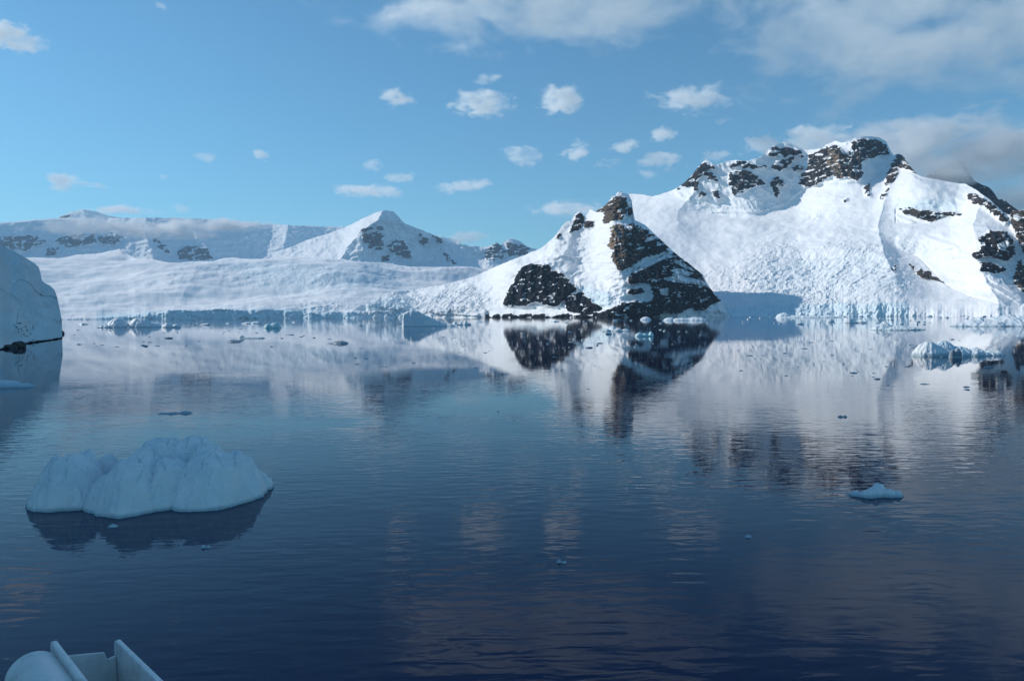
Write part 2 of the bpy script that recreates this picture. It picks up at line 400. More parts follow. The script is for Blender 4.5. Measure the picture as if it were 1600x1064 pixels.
# foreground peak with black cliffs, and the icefall left of it
patch('mountain', 553, 1142, 900, 380,
      [(553, 492), (556, 482), (580, 467), (610, 457), (650, 452), (690, 445), (740, 432), (780, 415), (810, 402), (845, 387), (860, 375), (868, 367), (877, 355), (884, 347), (892, 345), (900, 334), (907, 330),
       (912, 338), (917, 336), (922, 327), (930, 331), (938, 326), (946, 321), (955, 311), (961, 308), (964, 302), (969, 299), (975, 302), (982, 304), (987, 313), (989, 330), (992, 345), (1000, 348), (1010, 354), (1022, 365), (1034, 376), (1047, 388), (1060, 400),
       (1075, 411), (1090, 423), (1098, 429), (1103, 440), (1110, 451), (1118, 460), (1127, 470), (1133, 482), (1139, 492), (1142, 496)],
      [(553, 4150), (640, 4000), (757, 3600), (850, 3300), (950, 3050), (1060, 2950), (1142, 3060)], .75,
      front=[(553, 20), (600, 18), (640, 12), (690, 5), (757, 2), (800, 3), (900, 4), (960, 1), (1142, 1)],
      paints=[([(553, 470), (700, 440), (850, 390), (860, 430), (780, 440), (757, 496), (553, 496)], .42, 8),
              ([(930, 345), (1040, 380), (1130, 470), (1130, 496), (950, 496), (950, 420)], 1.5, 5),
              ([(785, 420), (860, 410), (910, 450), (880, 480), (785, 480)], 2.2, 3),
              ([(880, 405), (915, 403), (940, 412), (945, 425), (905, 425)], .95, 4), ([(895, 430), (950, 440), (955, 455), (900, 440)], .4, 3), ([(905, 455), (955, 460), (955, 480), (930, 480)], 1.8, 3),
              ([(670, 488), (690, 482), (740, 481), (760, 484), (755, 497), (670, 497)], 2.5, 2)],
      ridges=[([(968, 298), (958, 345), (955, 395), (975, 440), (960, 496)], 170, .055, 130, .08), ([(907, 330), (880, 400), (830, 410), (800, 496)], 60, .02, 30, .006)],
      rocks=[([(785, 475), (790, 462), (797, 448), (803, 442), (808, 428), (815, 418), (828, 410), (835, 414), (845, 413), (858, 415), (862, 424), (868, 423), (880, 428), (888, 436), (893, 445), (900, 445), (902, 455), (893, 460), (880, 470), (868, 480), (850, 475), (835, 473), (815, 479), (790, 478)], .0),
             ([(882, 466), (895, 460), (910, 458), (916, 463), (930, 475), (945, 484), (960, 482), (958, 497), (940, 497), (920, 492), (900, 490), (885, 485)], .0),
             ([(953, 352), (970, 350), (972, 360), (970, 380), (962, 391), (948, 387), (955, 370)], .85),  # brown west face, its sunlight painted in as a brighter tone
             ([(966, 350), (978, 352), (990, 352), (1005, 358), (1010, 375), (1000, 405), (985, 418), (972, 423), (965, 420), (958, 410), (955, 400), (962, 390)], .38),
             ([(990, 352), (1005, 358), (1020, 366), (1035, 377), (1047, 387), (1047, 392), (1030, 397), (1010, 402), (1000, 410)], .08),
             ([(1055, 392), (1062, 401), (1078, 411), (1095, 424), (1102, 440), (1110, 452), (1118, 461), (1127, 470), (1110, 478), (1098, 487), (1080, 482), (1060, 490), (1040, 488), (1020, 497), (990, 497), (950, 497), (960, 478), (975, 472), (1000, 470), (1012, 472), (1020, 468), (1018, 445), (1000, 443), (985, 445), (978, 438), (990, 425), (1005, 415), (1020, 408), (1035, 400), (1050, 397)], .05),
             ([(955, 482), (975, 471), (1010, 474), (1012, 497), (955, 497)], .0), ([(985, 452), (1000, 450), (1008, 455), (992, 462), (978, 458)], 0),
             ([(962, 307), (978, 308), (982, 322), (978, 338), (968, 345), (955, 345), (945, 352), (940, 345), (945, 332), (930, 330), (935, 325), (950, 316)], .3),
             ([(897, 350), (900, 336), (907, 331), (912, 336), (913, 345), (908, 357), (893, 363), (888, 362)], .15), ([(915, 345), (930, 346), (928, 358), (912, 356)], .15),
             ([(867, 372), (876, 360), (874, 374)], .1), ([(981, 323), (990, 326), (986, 340), (980, 337)], .2), ([(757, 494), (780, 491), (1000, 492), (1000, 499), (757, 499)], 0)],
      cuts=[[(1035, 435), (1060, 429), (1095, 438), (1115, 448), (1080, 444), (1045, 440)], [(1030, 452), (1045, 449), (1044, 463), (1032, 460)], [(1045, 423), (1060, 419), (1085, 427), (1075, 432)],
            [(1055, 404), (1070, 412), (1088, 425), (1070, 419), (1052, 410)], [(1008, 412), (1040, 398), (1062, 400), (1035, 406), (1010, 419), (985, 430)],
            [(1042, 388), (1052, 386), (1050, 392), (1040, 392)], [(1008, 374), (1030, 366), (1024, 374), (1012, 378)], [(1020, 385), (1045, 376), (1038, 383)], [(975, 352), (992, 354), (985, 360), (975, 358)]],
      rough=[([(553, 480), (640, 455), (770, 440), (780, 460), (757, 490), (700, 497), (553, 497)], 17, 42, 5), ([(895, 440), (950, 440), (955, 475), (915, 465)], 10, 30, 3)],
      icefac=[([(553, 470), (640, 465), (640, 500), (553, 500)], .3, 5), ([(905, 450), (955, 455), (955, 482), (920, 478)], .35, 3)],
      rock_noise=.30, rock_amp=60, lat=12, seed=31, zamp=(32, 230), shore=4, fine=2)
# main massif on the right
patch('mountain', 955, 1720, 1150, 460,
      [(955, 306), (985, 302), (1000, 303), (1020, 307), (1045, 300), (1060, 293), (1072, 283), (1082, 273), (1090, 262), (1098, 254), (1104, 249), (1110, 254), (1120, 258), (1135, 252), (1150, 250), (1165, 252), (1185, 247), (1194, 241), (1200, 233), (1213, 226),
       (1225, 222), (1240, 226), (1252, 233), (1262, 235), (1285, 232), (1290, 227), (1305, 220), (1315, 223), (1325, 221), (1335, 216), (1350, 213), (1375, 215), (1385, 222), (1390, 233), (1396, 243), (1403, 240), (1412, 244), (1417, 253), (1424, 262), (1434, 274),
       (1440, 277), (1460, 281), (1480, 284), (1510, 289), (1525, 297), (1545, 310), (1556, 321), (1568, 331), (1578, 336), (1582, 330), (1600, 328), (1640, 306), (1720, 300)],
      [(955, 3500), (1130, 3350), (1400, 3250), (1720, 3000)], .50,
      front=[(955, 10), (1130, 14), (1150, 19), (1250, 17), (1300, 17), (1370, 17), (1400, 15), (1430, 6), (1450, 1), (1720, 1)],
      paints=[([(1050, 290), (1080, 225), (1190, 200), (1262, 200), (1262, 290), (1225, 318), (1180, 332), (1110, 332), (1060, 312)], 3.2, 3),
              ([(985, 303), (1050, 298), (1105, 322), (1080, 335), (1010, 320)], .9, 5),
              ([(1255, 200), (1395, 190), (1395, 250), (1350, 285), (1258, 292)], 2.0, 4), ([(1260, 295), (1350, 290), (1385, 330), (1370, 370), (1240, 340)], .75, 8),
              ([(1120, 335), (1260, 335), (1330, 380), (1300, 420), (1100, 385), (1040, 360)], .40, 10), ([(1150, 372), (1290, 366), (1330, 374), (1250, 380), (1160, 379)], .9, 3), ([(1080, 350), (1180, 352), (1200, 358), (1110, 358)], .85, 2.5), ([(1180, 404), (1300, 398), (1370, 410), (1260, 414)], .95, 3.5),
              ([(1405, 315), (1440, 308), (1495, 314), (1495, 334), (1450, 336), (1405, 328)], 1.6, 4), ([(1400, 328), (1480, 332), (1450, 350), (1400, 350)], 2.2, 2),
              ([(1400, 368), (1440, 365), (1500, 385), (1560, 410), (1600, 462), (1600, 480), (1540, 478), (1480, 450), (1440, 405), (1400, 385)], 1.9, 5),
              ([(1500, 340), (1530, 330), (1530, 400), (1500, 395)], .7, 5), ([(1520, 360), (1600, 360), (1600, 440), (1530, 425)], 1.6, 4),
              ([(1300, 450), (1420, 440), (1560, 480), (1560, 495), (1400, 492)], .38, 6), ([(1580, 328), (1720, 300), (1720, 480), (1590, 450)], 1.8, 4)],
      ridges=[([(1392, 238), (1390, 290), (1372, 350), (1380, 400), (1400, 440)], 130, .065, 110, .055), ([(1540, 300), (1520, 350), (1530, 420), (1560, 470)], 60, .012, 60, .05),
              ([(1102, 248), (1085, 300), (1060, 330)], 60, .02, 60, .02)],
      rocks=[([(1057, 297), (1075, 280), (1088, 263), (1100, 254), (1115, 258), (1118, 263), (1105, 265), (1118, 275), (1121, 283), (1110, 282), (1100, 272), (1090, 280), (1092, 295), (1087, 302), (1083, 290), (1070, 292)], .1),
             ([(1092, 306), (1098, 298), (1103, 306), (1096, 311)], .1), ([(1113, 299), (1121, 298), (1125, 308), (1118, 313)], .1), ([(1135, 257), (1160, 252), (1180, 258), (1203, 261), (1180, 263), (1160, 262), (1140, 261)], .1),
             ([(1140, 270), (1170, 266), (1185, 277), (1196, 287), (1175, 292), (1160, 300), (1146, 305), (1140, 292)], .1),
             ([(1203, 284), (1214, 276), (1229, 288), (1222, 291), (1212, 290), (1219, 302), (1214, 309), (1207, 298)], .1),
             ([(1199, 241), (1208, 231), (1225, 231), (1250, 235), (1256, 246), (1240, 249), (1228, 262), (1218, 268), (1205, 262), (1215, 248)], .1), ([(1238, 262), (1250, 256), (1258, 262), (1252, 270), (1240, 268)], .1),
             ([(1262, 244), (1278, 238), (1290, 230), (1300, 226), (1308, 228), (1320, 236), (1335, 240), (1330, 224), (1345, 217), (1370, 219), (1385, 228), (1389, 240), (1375, 243), (1360, 247), (1347, 252), (1345, 265), (1350, 273), (1340, 283), (1330, 278), (1315, 278), (1300, 275), (1285, 282), (1275, 290), (1262, 293), (1248, 287), (1252, 272), (1262, 262)], .12),
             ([(1293, 232), (1306, 229), (1312, 250), (1318, 280), (1308, 279), (1300, 262), (1292, 258)], .75),
             ([(1396, 248), (1403, 241), (1413, 247), (1425, 262), (1434, 275), (1420, 265), (1402, 261), (1404, 270), (1396, 285), (1382, 294), (1385, 275), (1392, 260)], .2),
             ([(1389, 296), (1387, 304), (1370, 321), (1378, 304)], .2), ([(1350, 290), (1361, 286), (1358, 296), (1363, 309), (1352, 303)], .2), ([(1316, 311), (1325, 308), (1322, 316)], .2),
             ([(1405, 327), (1420, 325), (1445, 329), (1470, 331), (1503, 333), (1500, 336), (1475, 338), (1458, 348), (1440, 342), (1415, 335)], .2),
             ([(1510, 303), (1525, 304), (1545, 314), (1560, 326), (1577, 342), (1572, 349), (1550, 331), (1530, 318), (1514, 315)], .15),
             ([(1528, 374), (1545, 361), (1572, 362), (1582, 375), (1586, 395), (1575, 408), (1560, 405), (1545, 400), (1525, 406), (1519, 399), (1535, 390)], .05), ([(1530, 410), (1550, 411), (1576, 421), (1552, 428), (1532, 423)], .0),
             ([(1579, 330), (1605, 329), (1640, 306), (1720, 300), (1720, 480), (1600, 456), (1582, 440), (1590, 410), (1601, 402), (1592, 378), (1580, 350)], .3),
             ([(1420, 416), (1440, 424), (1460, 431), (1478, 444), (1458, 440), (1440, 437), (1430, 428)], .25), ([(1392, 421), (1400, 420), (1402, 429), (1394, 431)], .2)],
      cuts=[[(1558, 382), (1575, 374), (1577, 382), (1568, 392), (1560, 390)], [(1583, 334), (1597, 340), (1590, 346), (1583, 342)], [(1595, 400), (1612, 395), (1608, 412), (1598, 415)], [(1312, 232), (1322, 230), (1328, 242), (1316, 240)],
            [(1240, 245), (1250, 240), (1256, 260), (1244, 258)], [(1208, 246), (1220, 240), (1226, 246), (1214, 258), (1206, 256)]],
      rough=[([(1150, 400), (1260, 365), (1350, 370), (1430, 420), (1440, 470), (1420, 494), (1140, 494), (1160, 455)], 13, 50, 20), ([(1180, 345), (1390, 340), (1400, 400), (1180, 380)], 8, 90, 16),
             ([(1050, 400), (1200, 430), (1320, 470), (1300, 494), (1110, 494)], 12, 45, 10), ([(1400, 365), (1530, 385), (1560, 430), (1430, 410)], 9, 70, 12), ([(1240, 320), (1330, 325), (1320, 345), (1250, 345)], 10, 40, 5)],
      icefac=[([(1130, 474), (1420, 476), (1420, 500), (1130, 500)], .42, 2), ([(1400, 314), (1495, 312), (1495, 330), (1400, 328)], .3, 3), ([(1180, 420), (1380, 400), (1400, 470), (1180, 470)], .15, 8)],
      rock_noise=.38, rock_amp=58, lat=20, sfloor=True, seed=47, zamp=(66, 760), shore=4, fine=.8)
# black peak behind, half lost in cloud
patch('mountain', 1425, 1720, 380, 140,
      [(1425, 300), (1440, 280), (1452, 272), (1472, 261), (1490, 254), (1503, 251), (1509, 256), (1514, 270), (1522, 283), (1533, 288), (1545, 293), (1552, 300), (1560, 312), (1568, 312), (1580, 321), (1600, 335), (1720, 350)],
      [(1425, 5600), (1720, 5500)], 1.6, ybot=[(1425, 350), (1720, 360)], ridges=[([(1505, 250), (1500, 300)], 60, .03, 40, .03)],
      rocks=[([(1425, 290), (1452, 270), (1503, 248), (1512, 252), (1522, 280), (1547, 290), (1562, 310), (1590, 322), (1720, 345), (1720, 360), (1425, 350)], .0)],
      rock_noise=.2, seed=58)

# ice-covered shore on the left; its unseen continuation is raised to shade the near ice
def left_hill():
    az = np.concatenate([np.linspace(-30.05, -34.5, 260), np.linspace(-34.6, -120, 260)])
    pxs = 800+F*np.tan(np.radians(np.clip(az, -80, 80)))
    top_px = [(-150, 300), (-90, 330), (-40, 355), (0, 378), (10, 384), (20, 389), (32, 396), (44, 403), (56, 410), (63, 416), (66, 428), (67.5, 438), (72, 442), (80, 446), (87, 453), (91, 466), (94, 482), (97, 500), (98, 524)]
    ytop = lin(top_px, pxs)
    tt = tan_el(pxs, ytop)[0]
    tfar = np.interp(-az, [35.5, 38, 44, 50, 60, 75, 90, 105, 120], [.14, .27, .50, .70, .78, .78, .60, .35, .12])
    tt = np.where(az < -35.5, tfar, tt)
    D0 = np.interp(-az, [30.05, 30.6, 31.5, 32.4, 32.9, 33.2, 35, 45, 60, 80, 100, 120], [440, 405, 372, 340, 330, 292, 285, 265, 250, 240, 250, 280])
    D0 = blur(D0[None, :], 9, 0)[0]; tt = np.where(az > -33.5, tt, blur(tt[None, :], 6, 0)[0])
    ny = 200; V = np.linspace(0, 1, ny)[:, None]
    t0 = -(CAM_H+4)/D0
    T = t0[None]+(tt-t0)[None]*V
    A = np.radians(az)[None]+0*V
    S = 1.5+.5*fbm(A*40, T*14, 3, 5)
    L = np.log(D0)[None]+np.cumsum(np.diff(T, axis=0, prepend=T[:1])/np.maximum(S-T, .3), 0)
    near_edge = np.interp(-az, [30.05, 30.6, 31.4], [1, .5, 0])
    D = np.exp(L)
    sx = np.sin(A); sy = np.cos(A); z = CAM_H+T*D
    bulk = fbm(A*45+3, z/14, 5, 77)
    D = D+7*sstep(0, 8, z)*bulk+3.5*sstep(0, 5, z)*ridged(A*70+z/30, z/22+A*10, 4, 79)
    step = np.floor(z/11+fbm(A*25, z/40, 3, 83)*1.6)
    D = D+1.3*(step % 2)*sstep(4, 10, z)
    px = 800+F*np.tan(np.clip(A, -1.3, 1.3)); yy = horizon_y(50)-T*F
    R = np.zeros(px.shape)
    for P in ([(18, 505), (30, 500), (48, 500), (58, 510), (48, 522), (36, 530), (28, 522)], [(84, 495), (92, 493), (94, 510), (86, 505)], [(44, 522), (56, 522), (64, 530), (48, 528)], [(20, 448), (26, 446), (26, 453)]):
        R = np.maximum(R, blur(poly_in(px, yy, P).astype(float), 4, 3))
    R = R*.62*sstep(-.2, .5, fbm(px/4+yy/9, yy/2.5, 5, 90, .6)+.1)
    R = np.maximum(R, .8*sstep(.8, .3, z+.5*fbm(A*300, A*0, 3, 92)))
    I = .35*sstep(.1, .6, ridged(A*30, z/30, 3, 95))+.15
    nb = 12; ks = np.linspace(0, 1, nb+1)[1:, None]
    Db = D[-1:]+(z[-1:]+10)*ks*1.0; zb = z[-1:]-(z[-1:]+10)*ks**1.4
    Wx = np.vstack([sx*D, sx[-1:]*Db]); Wy = np.vstack([sy*D, sy[-1:]*Db]); Wz = np.vstack([z, zb])
    att = {'rock': np.vstack([R, np.zeros((nb, R.shape[1]))]), 'tone': 0*Wx, 'ice': np.vstack([I, np.zeros((nb, R.shape[1]))])}
    tag(mesh_obj('hill', np.stack([Wx, Wy, Wz], -1), grid_faces(*Wx.shape), M_TER, attrs=att), kind='structure')
left_hill()

# ---------------------------------------------------------------- ice on the water
rnd = random.Random(5)
def height_berg(name, lobes, mat, res=260, rough=.12, lam=.8, seed=3, dip=-.6, power=1.5, flutes=.12, scal=1.0, parent=None):
    """lobes: (x, y, rx, ry, h, rot) in metres; the berg is the outer surface of them all."""
    xs0 = min(l[0]-max(l[2], l[3]) for l in lobes)-.3; xs1 = max(l[0]+max(l[2], l[3]) for l in lobes)+.3
    ys0 = min(l[1]-max(l[2], l[3]) for l in lobes)-.3; ys1 = max(l[1]+max(l[2], l[3]) for l in lobes)+.3
    ny = max(20, int(res*(ys1-ys0)/(xs1-xs0)))
    X, Y = np.meshgrid(np.linspace(xs0, xs1, res), np.linspace(ys0, ys1, ny))
    Xw = X+rough*1.2*fbm(X/lam, Y/lam, 3, seed+1); Yw = Y+rough*1.2*fbm(X/lam, Y/lam, 3, seed+2)
    Z = np.full(X.shape, dip)
    for k, (cx, cy_, rx, ry, h, rot) in enumerate(lobes):
        c, s = math.cos(rot), math.sin(rot)
        u = ((Xw-cx)*c+(Yw-cy_)*s)/rx; v = (-(Xw-cx)*s+(Yw-cy_)*c)/ry
        a = np.arctan2(v, u); r = np.hypot(u, v)
        r = r*(1+.10*perlin(a*1.6+k*5, a*0+k, seed+k))
        fl = flutes*h*np.abs(perlin(a*3.5+k*9, r*.8, seed+7+k))*sstep(.15, .8, r)
        z = (h-dip)*(1-np.clip(r, 0, 1.6)**power)+dip-fl
        z = np.where(r < 1.25, z, dip)
        steep = sstep(1.0, .93, r)                       # melted vertical foot
        z = z*1.0+.25*h*steep*sstep(1.02, .9, r)*.6
        Z = np.maximum(Z, np.maximum(z, dip))
    Z = Z+np.where(Z > dip+.02, rough*fbm(X/lam, Y/lam, 5, seed+20)+rough*.5*ridged(X/lam*1.7, Y/lam*1.7, 3, seed+22), 0)
    w1, w2 = worley(Xw/(lam*1.1), Yw/(lam*1.3), seed+30); w3, w4 = worley(Xw/(lam*.42), Yw/(lam*.5), seed+31)
    Z = Z+np.where(Z > dip+.02, scal*rough*((w1**2-.3)*2.2-.8*sstep(.16, 0, w2-w1)+.7*(w3**2-.3)), 0)
    Z = np.maximum(Z, dip)
    V = np.stack([X, Y, Z], -1).reshape(-1, 3); Fc = grid_faces(*X.shape)
    zc = Z.ravel()[Fc].max(1); Fc = Fc[zc > dip+.03]
    use = np.unique(Fc); mp = np.full(len(V), -1); mp[use] = np.arange(len(use))
    V = V[use]; Fc = mp[Fc]
    cx = float(np.mean(V[:, 0])); cy_ = float(np.mean(V[:, 1]))
    V = V-np.array([cx, cy_, 0])
    o = mesh_obj(name, V, Fc, mat); o.location = (cx, cy_, 0)
    return o
def lob(px, Yd, rx, ry, h, rot=0): return ((px-800)/F*Yd, Yd, rx, ry, h, rot)

b = height_berg('iceberg', [lob(106, 42.0, 2.3, 2.4, 2.2, .3), lob(84, 43.4, 1.2, 1.3, 1.9), lob(130, 43.6, 1.2, 1.5, 2.2, .5), lob(166, 44.6, 1.0, 1.3, 1.9), lob(203, 41.3, 2.1, 2.9, 2.2, .25), lob(172, 41.2, 1.5, 2.2, 1.5, .3),
                           lob(250, 44.6, 2.6, 2.6, 2.65), lob(222, 43.0, 1.6, 2.6, 2.4, .3), lob(262, 42.0, 1.7, 2.4, 2.0, -.1), lob(300, 44.8, 2.6, 2.2, 2.7), lob(330, 42.6, 2.5, 3.1, 2.2, -.15), lob(318, 43.8, 1.5, 2.2, 2.6),
                           lob(362, 44.0, 1.9, 2.2, 2.1, .2), lob(395, 45.2, 1.2, .9, 1.0), lob(408, 45.6, .8, .5, .55), lob(416, 45.7, .35, .2, .25)],
                M_BERG, res=520, rough=.13, lam=.8, seed=11, power=2.3, flutes=.10, dip=-.5, scal=1.4)
tag(b, 'large domed white iceberg with creased lobes floating in the near left water', 'iceberg')

def wp(px, py): v = on_water(px, py); return v.x, v.y
def px_m(px, py, n): # n photo pixels in metres at a waterline point
    v = on_water(px, py); return n*math.hypot(v.x, v.y)/F*1.0
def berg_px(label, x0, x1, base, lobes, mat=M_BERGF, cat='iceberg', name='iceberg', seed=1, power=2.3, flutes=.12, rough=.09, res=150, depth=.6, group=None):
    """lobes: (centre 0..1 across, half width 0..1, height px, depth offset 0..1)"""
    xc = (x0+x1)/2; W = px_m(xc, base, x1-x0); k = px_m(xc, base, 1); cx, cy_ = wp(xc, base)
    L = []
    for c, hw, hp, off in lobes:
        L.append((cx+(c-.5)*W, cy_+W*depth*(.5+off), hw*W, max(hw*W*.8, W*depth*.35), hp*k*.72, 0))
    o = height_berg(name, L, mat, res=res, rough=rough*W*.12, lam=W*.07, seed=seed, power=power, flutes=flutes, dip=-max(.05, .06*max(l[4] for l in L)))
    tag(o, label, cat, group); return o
# named ice, left to right
berg_px('low bluish hummocky iceberg near the left glacier front', 150, 222, 512, [(.3, .22, 16, .1), (.68, .28, 16, .3), (.12, .15, 6, 0), (.9, .18, 8, .4)], seed=21)
berg_px('small rounded ice lump right of the bluish hummocky iceberg', 250, 278, 512, [(.3, .3, 8, 0), (.7, .25, 6, .2)], cat='ice floe', name='ice_floe', seed=23, res=70)
berg_px('thin flat white floe ending in a raised left knob', 373, 410, 529, [(.1, .14, 6, 0), (.5, .5, 2, 0), (.85, .2, 2.5, 0)], cat='ice floe', name='ice_floe', seed=25, res=90, depth=.25)
berg_px('flat grey floe just left of the floe with a knob', 352, 376, 534, [(.5, .5, 3.5, 0)], M_CLEAR_SHADED, 'ice floe', 'ice_floe', seed=26, res=70, depth=.3)
berg_px('small turquoise based ice block capped with snow', 408, 436, 513, [(.3, .25, 8, 0), (.6, .35, 10, .4)], M_TURQ, 'ice floe', 'ice_floe', seed=27, res=80)
berg_px('flat brash covered floe beside the turquoise based block', 376, 408, 506, [(.3, .3, 3, 0), (.7, .3, 4, 0)], cat='ice floe', name='ice_floe', seed=28, res=80, depth=.3)
berg_px('dark edged lens shaped floe in open calm water', 512, 544, 537, [(.6, .4, 5, 0), (.2, .25, 2, 0)], M_CLEAR_SHADED, 'ice floe', 'ice_floe', seed=29, res=80, depth=.3)
berg_px('long slim grey floe broken into two humps', 247, 293, 647, [(.15, .2, 1.8, 0), (.45, .25, 2.6, .1), (.8, .25, 3.2, .5)], M_CLEAR_SHADED, 'ice floe', 'ice_floe', seed=31, res=110, depth=.22)
berg_px('flat ice slab entering the picture at its left edge', -30, 36, 606, [(.35, .4, 10, .2), (.8, .22, 5, .0)], cat='ice floe', name='ice_floe', seed=33, res=120, depth=.45)
def wedge_berg():
    # steep left face, long slope down to the right
    cx, cy_ = wp(668, 510); k = px_m(668, 510, 1)
    res = 170; W = 92*k; Dp = 34*k
    X, Y = np.meshgrid(np.linspace(-.5, .5, res), np.linspace(-.5, .5, 70))
    prof = [(-.5, 0), (-.46, 2), (-.445, 20), (-.36, 24.5), (-.28, 26), (-.2, 25), (-.1, 19.5), (.02, 15), (.12, 10.5), (.25, 7), (.38, 4.5), (.47, 3.4), (.49, 0), (.5, -2)]
    sh = Y*.10
    Z = np.interp(X+sh+.006*perlin(Y*9, X*0+2, 3), [p[0] for p in prof], [p[1] for p in prof])
    front = sstep(-.5, -.33, Y+.03*perlin(X*14, X*0, 5)); backf = sstep(.5, .3, Y+.04*perlin(X*10, X*0, 6))
    Z = (Z*np.minimum(front*1.0, backf)+Z*.02-1.5)*k
    Z = Z+k*.9*fbm(X*18, Y*9, 4, 8)*sstep(0, 3*k, Z)+k*1.2*ridged(X*40, Y*16, 3, 9)*sstep(0, 3*k, Z)*sstep(-.36, -.42, X)
    o = mesh_obj('iceberg', np.stack([X*W, Y*Dp*1.8, Z], -1), grid_faces(*X.shape), M_BERGF); o.location = (cx, cy_+Dp*.7, 0)
    tag(o, 'wedge shaped iceberg with a steep sunlit left face and turquoise foot', 'iceberg')
wedge_berg()
berg_px('cluster of jagged white ice bits touching the wedge shaped iceberg', 706, 736, 508, [(.15, .15, 7, 0), (.45, .15, 6, .2), (.7, .14, 8, 0), (.9, .1, 4, 0)], cat='ice floe', name='ice_floe', seed=37, res=90)
berg_px('ragged white ice piece below the black rock shore', 940, 985, 518, [(.2, .18, 5, 0), (.45, .14, 11, .3), (.6, .2, 6, .1), (.88, .18, 4, .2)], cat='ice floe', name='ice_floe', seed=39, res=100)
berg_px('pale turquoise ice piece right of the ragged white one', 993, 1023, 526, [(.25, .25, 7, 0), (.55, .25, 6, .1), (.88, .15, 9, .3)], M_TURQ, 'ice floe', 'ice_floe', seed=41, res=90)
berg_px('white ice lump under the tall brown cliff', 1000, 1020, 500, [(.5, .45, 6, 0)], cat='ice floe', name='ice_floe', seed=42, res=70)
berg_px('long low white ice bank at the foot of the rocky point', 1038, 1105, 501, [(.15, .15, 6, 0), (.4, .25, 5, 0), (.75, .28, 6, 0)], cat='ice floe', name='ice_floe', seed=43, res=120, depth=.2)
berg_px('low white berg with a conical top before the glacier cliff', 1216, 1312, 496.5, [(.14, .13, 9, 0), (.4, .4, 3.2, 0), (.8, .22, 3, 0)], seed=45, res=150, depth=.15)
berg_px('small bright ice lump standing left of its blocky neighbour', 1292, 1306, 504, [(.5, .45, 6, 0)], cat='ice floe', name='ice_floe', seed=46, res=60)
berg_px('blocky white ice chunk with a flat tail', 1324, 1356, 505, [(.25, .25, 9, 0), (.75, .28, 4, 0)], cat='ice floe', name='ice_floe', seed=48, res=80)
berg_px('flat snow covered berg with a thin dark waterline', 1366, 1442, 516, [(.3, .22, 11, .1), (.33, .1, 15, .2), (.55, .4, 7, 0), (.85, .2, 4, -.1)], seed=50, res=170, depth=.3, power=2.2)
berg_px('large sloping white iceberg cut by the right edge', 1515, 1680, 510, [(.1, .12, 5, 0), (.3, .25, 11, .1), (.24, .05, 15, .1), (.52, .3, 17, .2), (.85, .4, 24, .3)], seed=52, res=220, depth=.25, power=2)
berg_px('greyish rounded iceberg with a dark cleft in its front', 1447, 1572, 557, [(.2, .18, 23, .1), (.36, .2, 24, .2), (.52, .18, 16, .1), (.68, .2, 12, .1), (.9, .16, 8, .1)], seed=54, res=260, depth=.32, power=2.2, flutes=.15)
berg_px('dark rough ice lump set in the cleft of the greyish iceberg', 1487, 1508, 559, [(.3, .25, 13, 0), (.65, .3, 16, .1)], M_CLEAR_SHADED, 'ice floe', 'ice_floe', seed=55, res=70)
berg_px('small white three pointed ice piece on dark rippled water', 1346, 1420, 781, [(.12, .16, 7, .5), (.3, .2, 12, .2), (.5, .22, 17, .4), (.58, .13, 20, .7), (.66, .12, 18, .8), (.72, .2, 12, .3), (.88, .15, 9, .3)], M_BERG, cat='ice floe', name='ice_floe', seed=57, res=150, depth=.42, rough=.14, power=2.2)
berg_px('tiny glossy ice scrap on dark water below centre', 868, 888, 881, [(.3, .25, 6, .2), (.7, .25, 4, 0)], M_CLEAR_SHADED, 'ice floe', 'ice_floe', seed=58, res=50)
berg_px('tiny white ice chip alone on the dark water', 1164, 1177, 840, [(.5, .5, 4, 0)], M_BERG, 'ice floe', 'ice_floe', seed=59, res=40)
berg_px('little ice scrap lapping the front of the domed iceberg', 166, 182, 824, [(.5, .5, 4, 0)], M_BERG, 'ice floe', 'ice_floe', seed=60, res=40)
berg_px('pale ice scrap in the reflection of the domed iceberg', 311, 328, 857, [(.3, .3, 5, 0), (.7, .25, 4, 0)], M_BERG, 'ice floe', 'ice_floe', seed=61, res=40)
berg_px('short grey double floe in the mountain reflection', 1311, 1326, 652, [(.3, .3, 3, 0), (.75, .22, 3, 0)], M_CLEAR_SHADED, 'ice floe', 'ice_floe', seed=62, res=50)

# scraps of brash ice: a few shapes, copied
def scrap_mesh(seed, flat):
    r = random.Random(seed); bm = bmesh.new()
    for i in range(26):
        a = r.uniform(0, 2*math.pi); q = r.uniform(.5, 1)**.5; k = 1+.3*math.sin(2*a+seed)
        top = r.random() < .55
        bm.verts.new((.5*k*q*math.cos(a)*(.75 if top else 1), .36*k*q*math.sin(a)*(.75 if top else 1), (r.uniform(.3, 1)*flat*.5*(1.3-q)*2 if top else r.uniform(-.3, .1)*flat)))
    bmesh.ops.convex_hull(bm, input=bm.verts)
    bmesh.ops.delete(bm, geom=[v for v in bm.verts if not v.link_faces], context='VERTS')
    bmesh.ops.bevel(bm, geom=list(bm.edges), offset=.02, segments=1, affect='EDGES')
    bmesh.ops.recalc_face_normals(bm, faces=bm.faces)
    me = bpy.data.meshes.new('ice_scrap'); bm.to_mesh(me); bm.free(); return me
scraps_flat = [scrap_mesh(s, .34) for s in range(4)]; scraps_tall = [scrap_mesh(10+s, .6) for s in range(4)]
def clone_mats(meshes, mat):
    out = []
    for m in meshes:
        c = m.copy(); c.materials.append(mat); out.append(c)
    return out
S_DARK = clone_mats(scraps_flat, M_CLEAR_SHADED); S_WHITE = clone_mats(scraps_tall, M_BERGF); S_WFLAT = clone_mats(scraps_flat, M_BERGF)
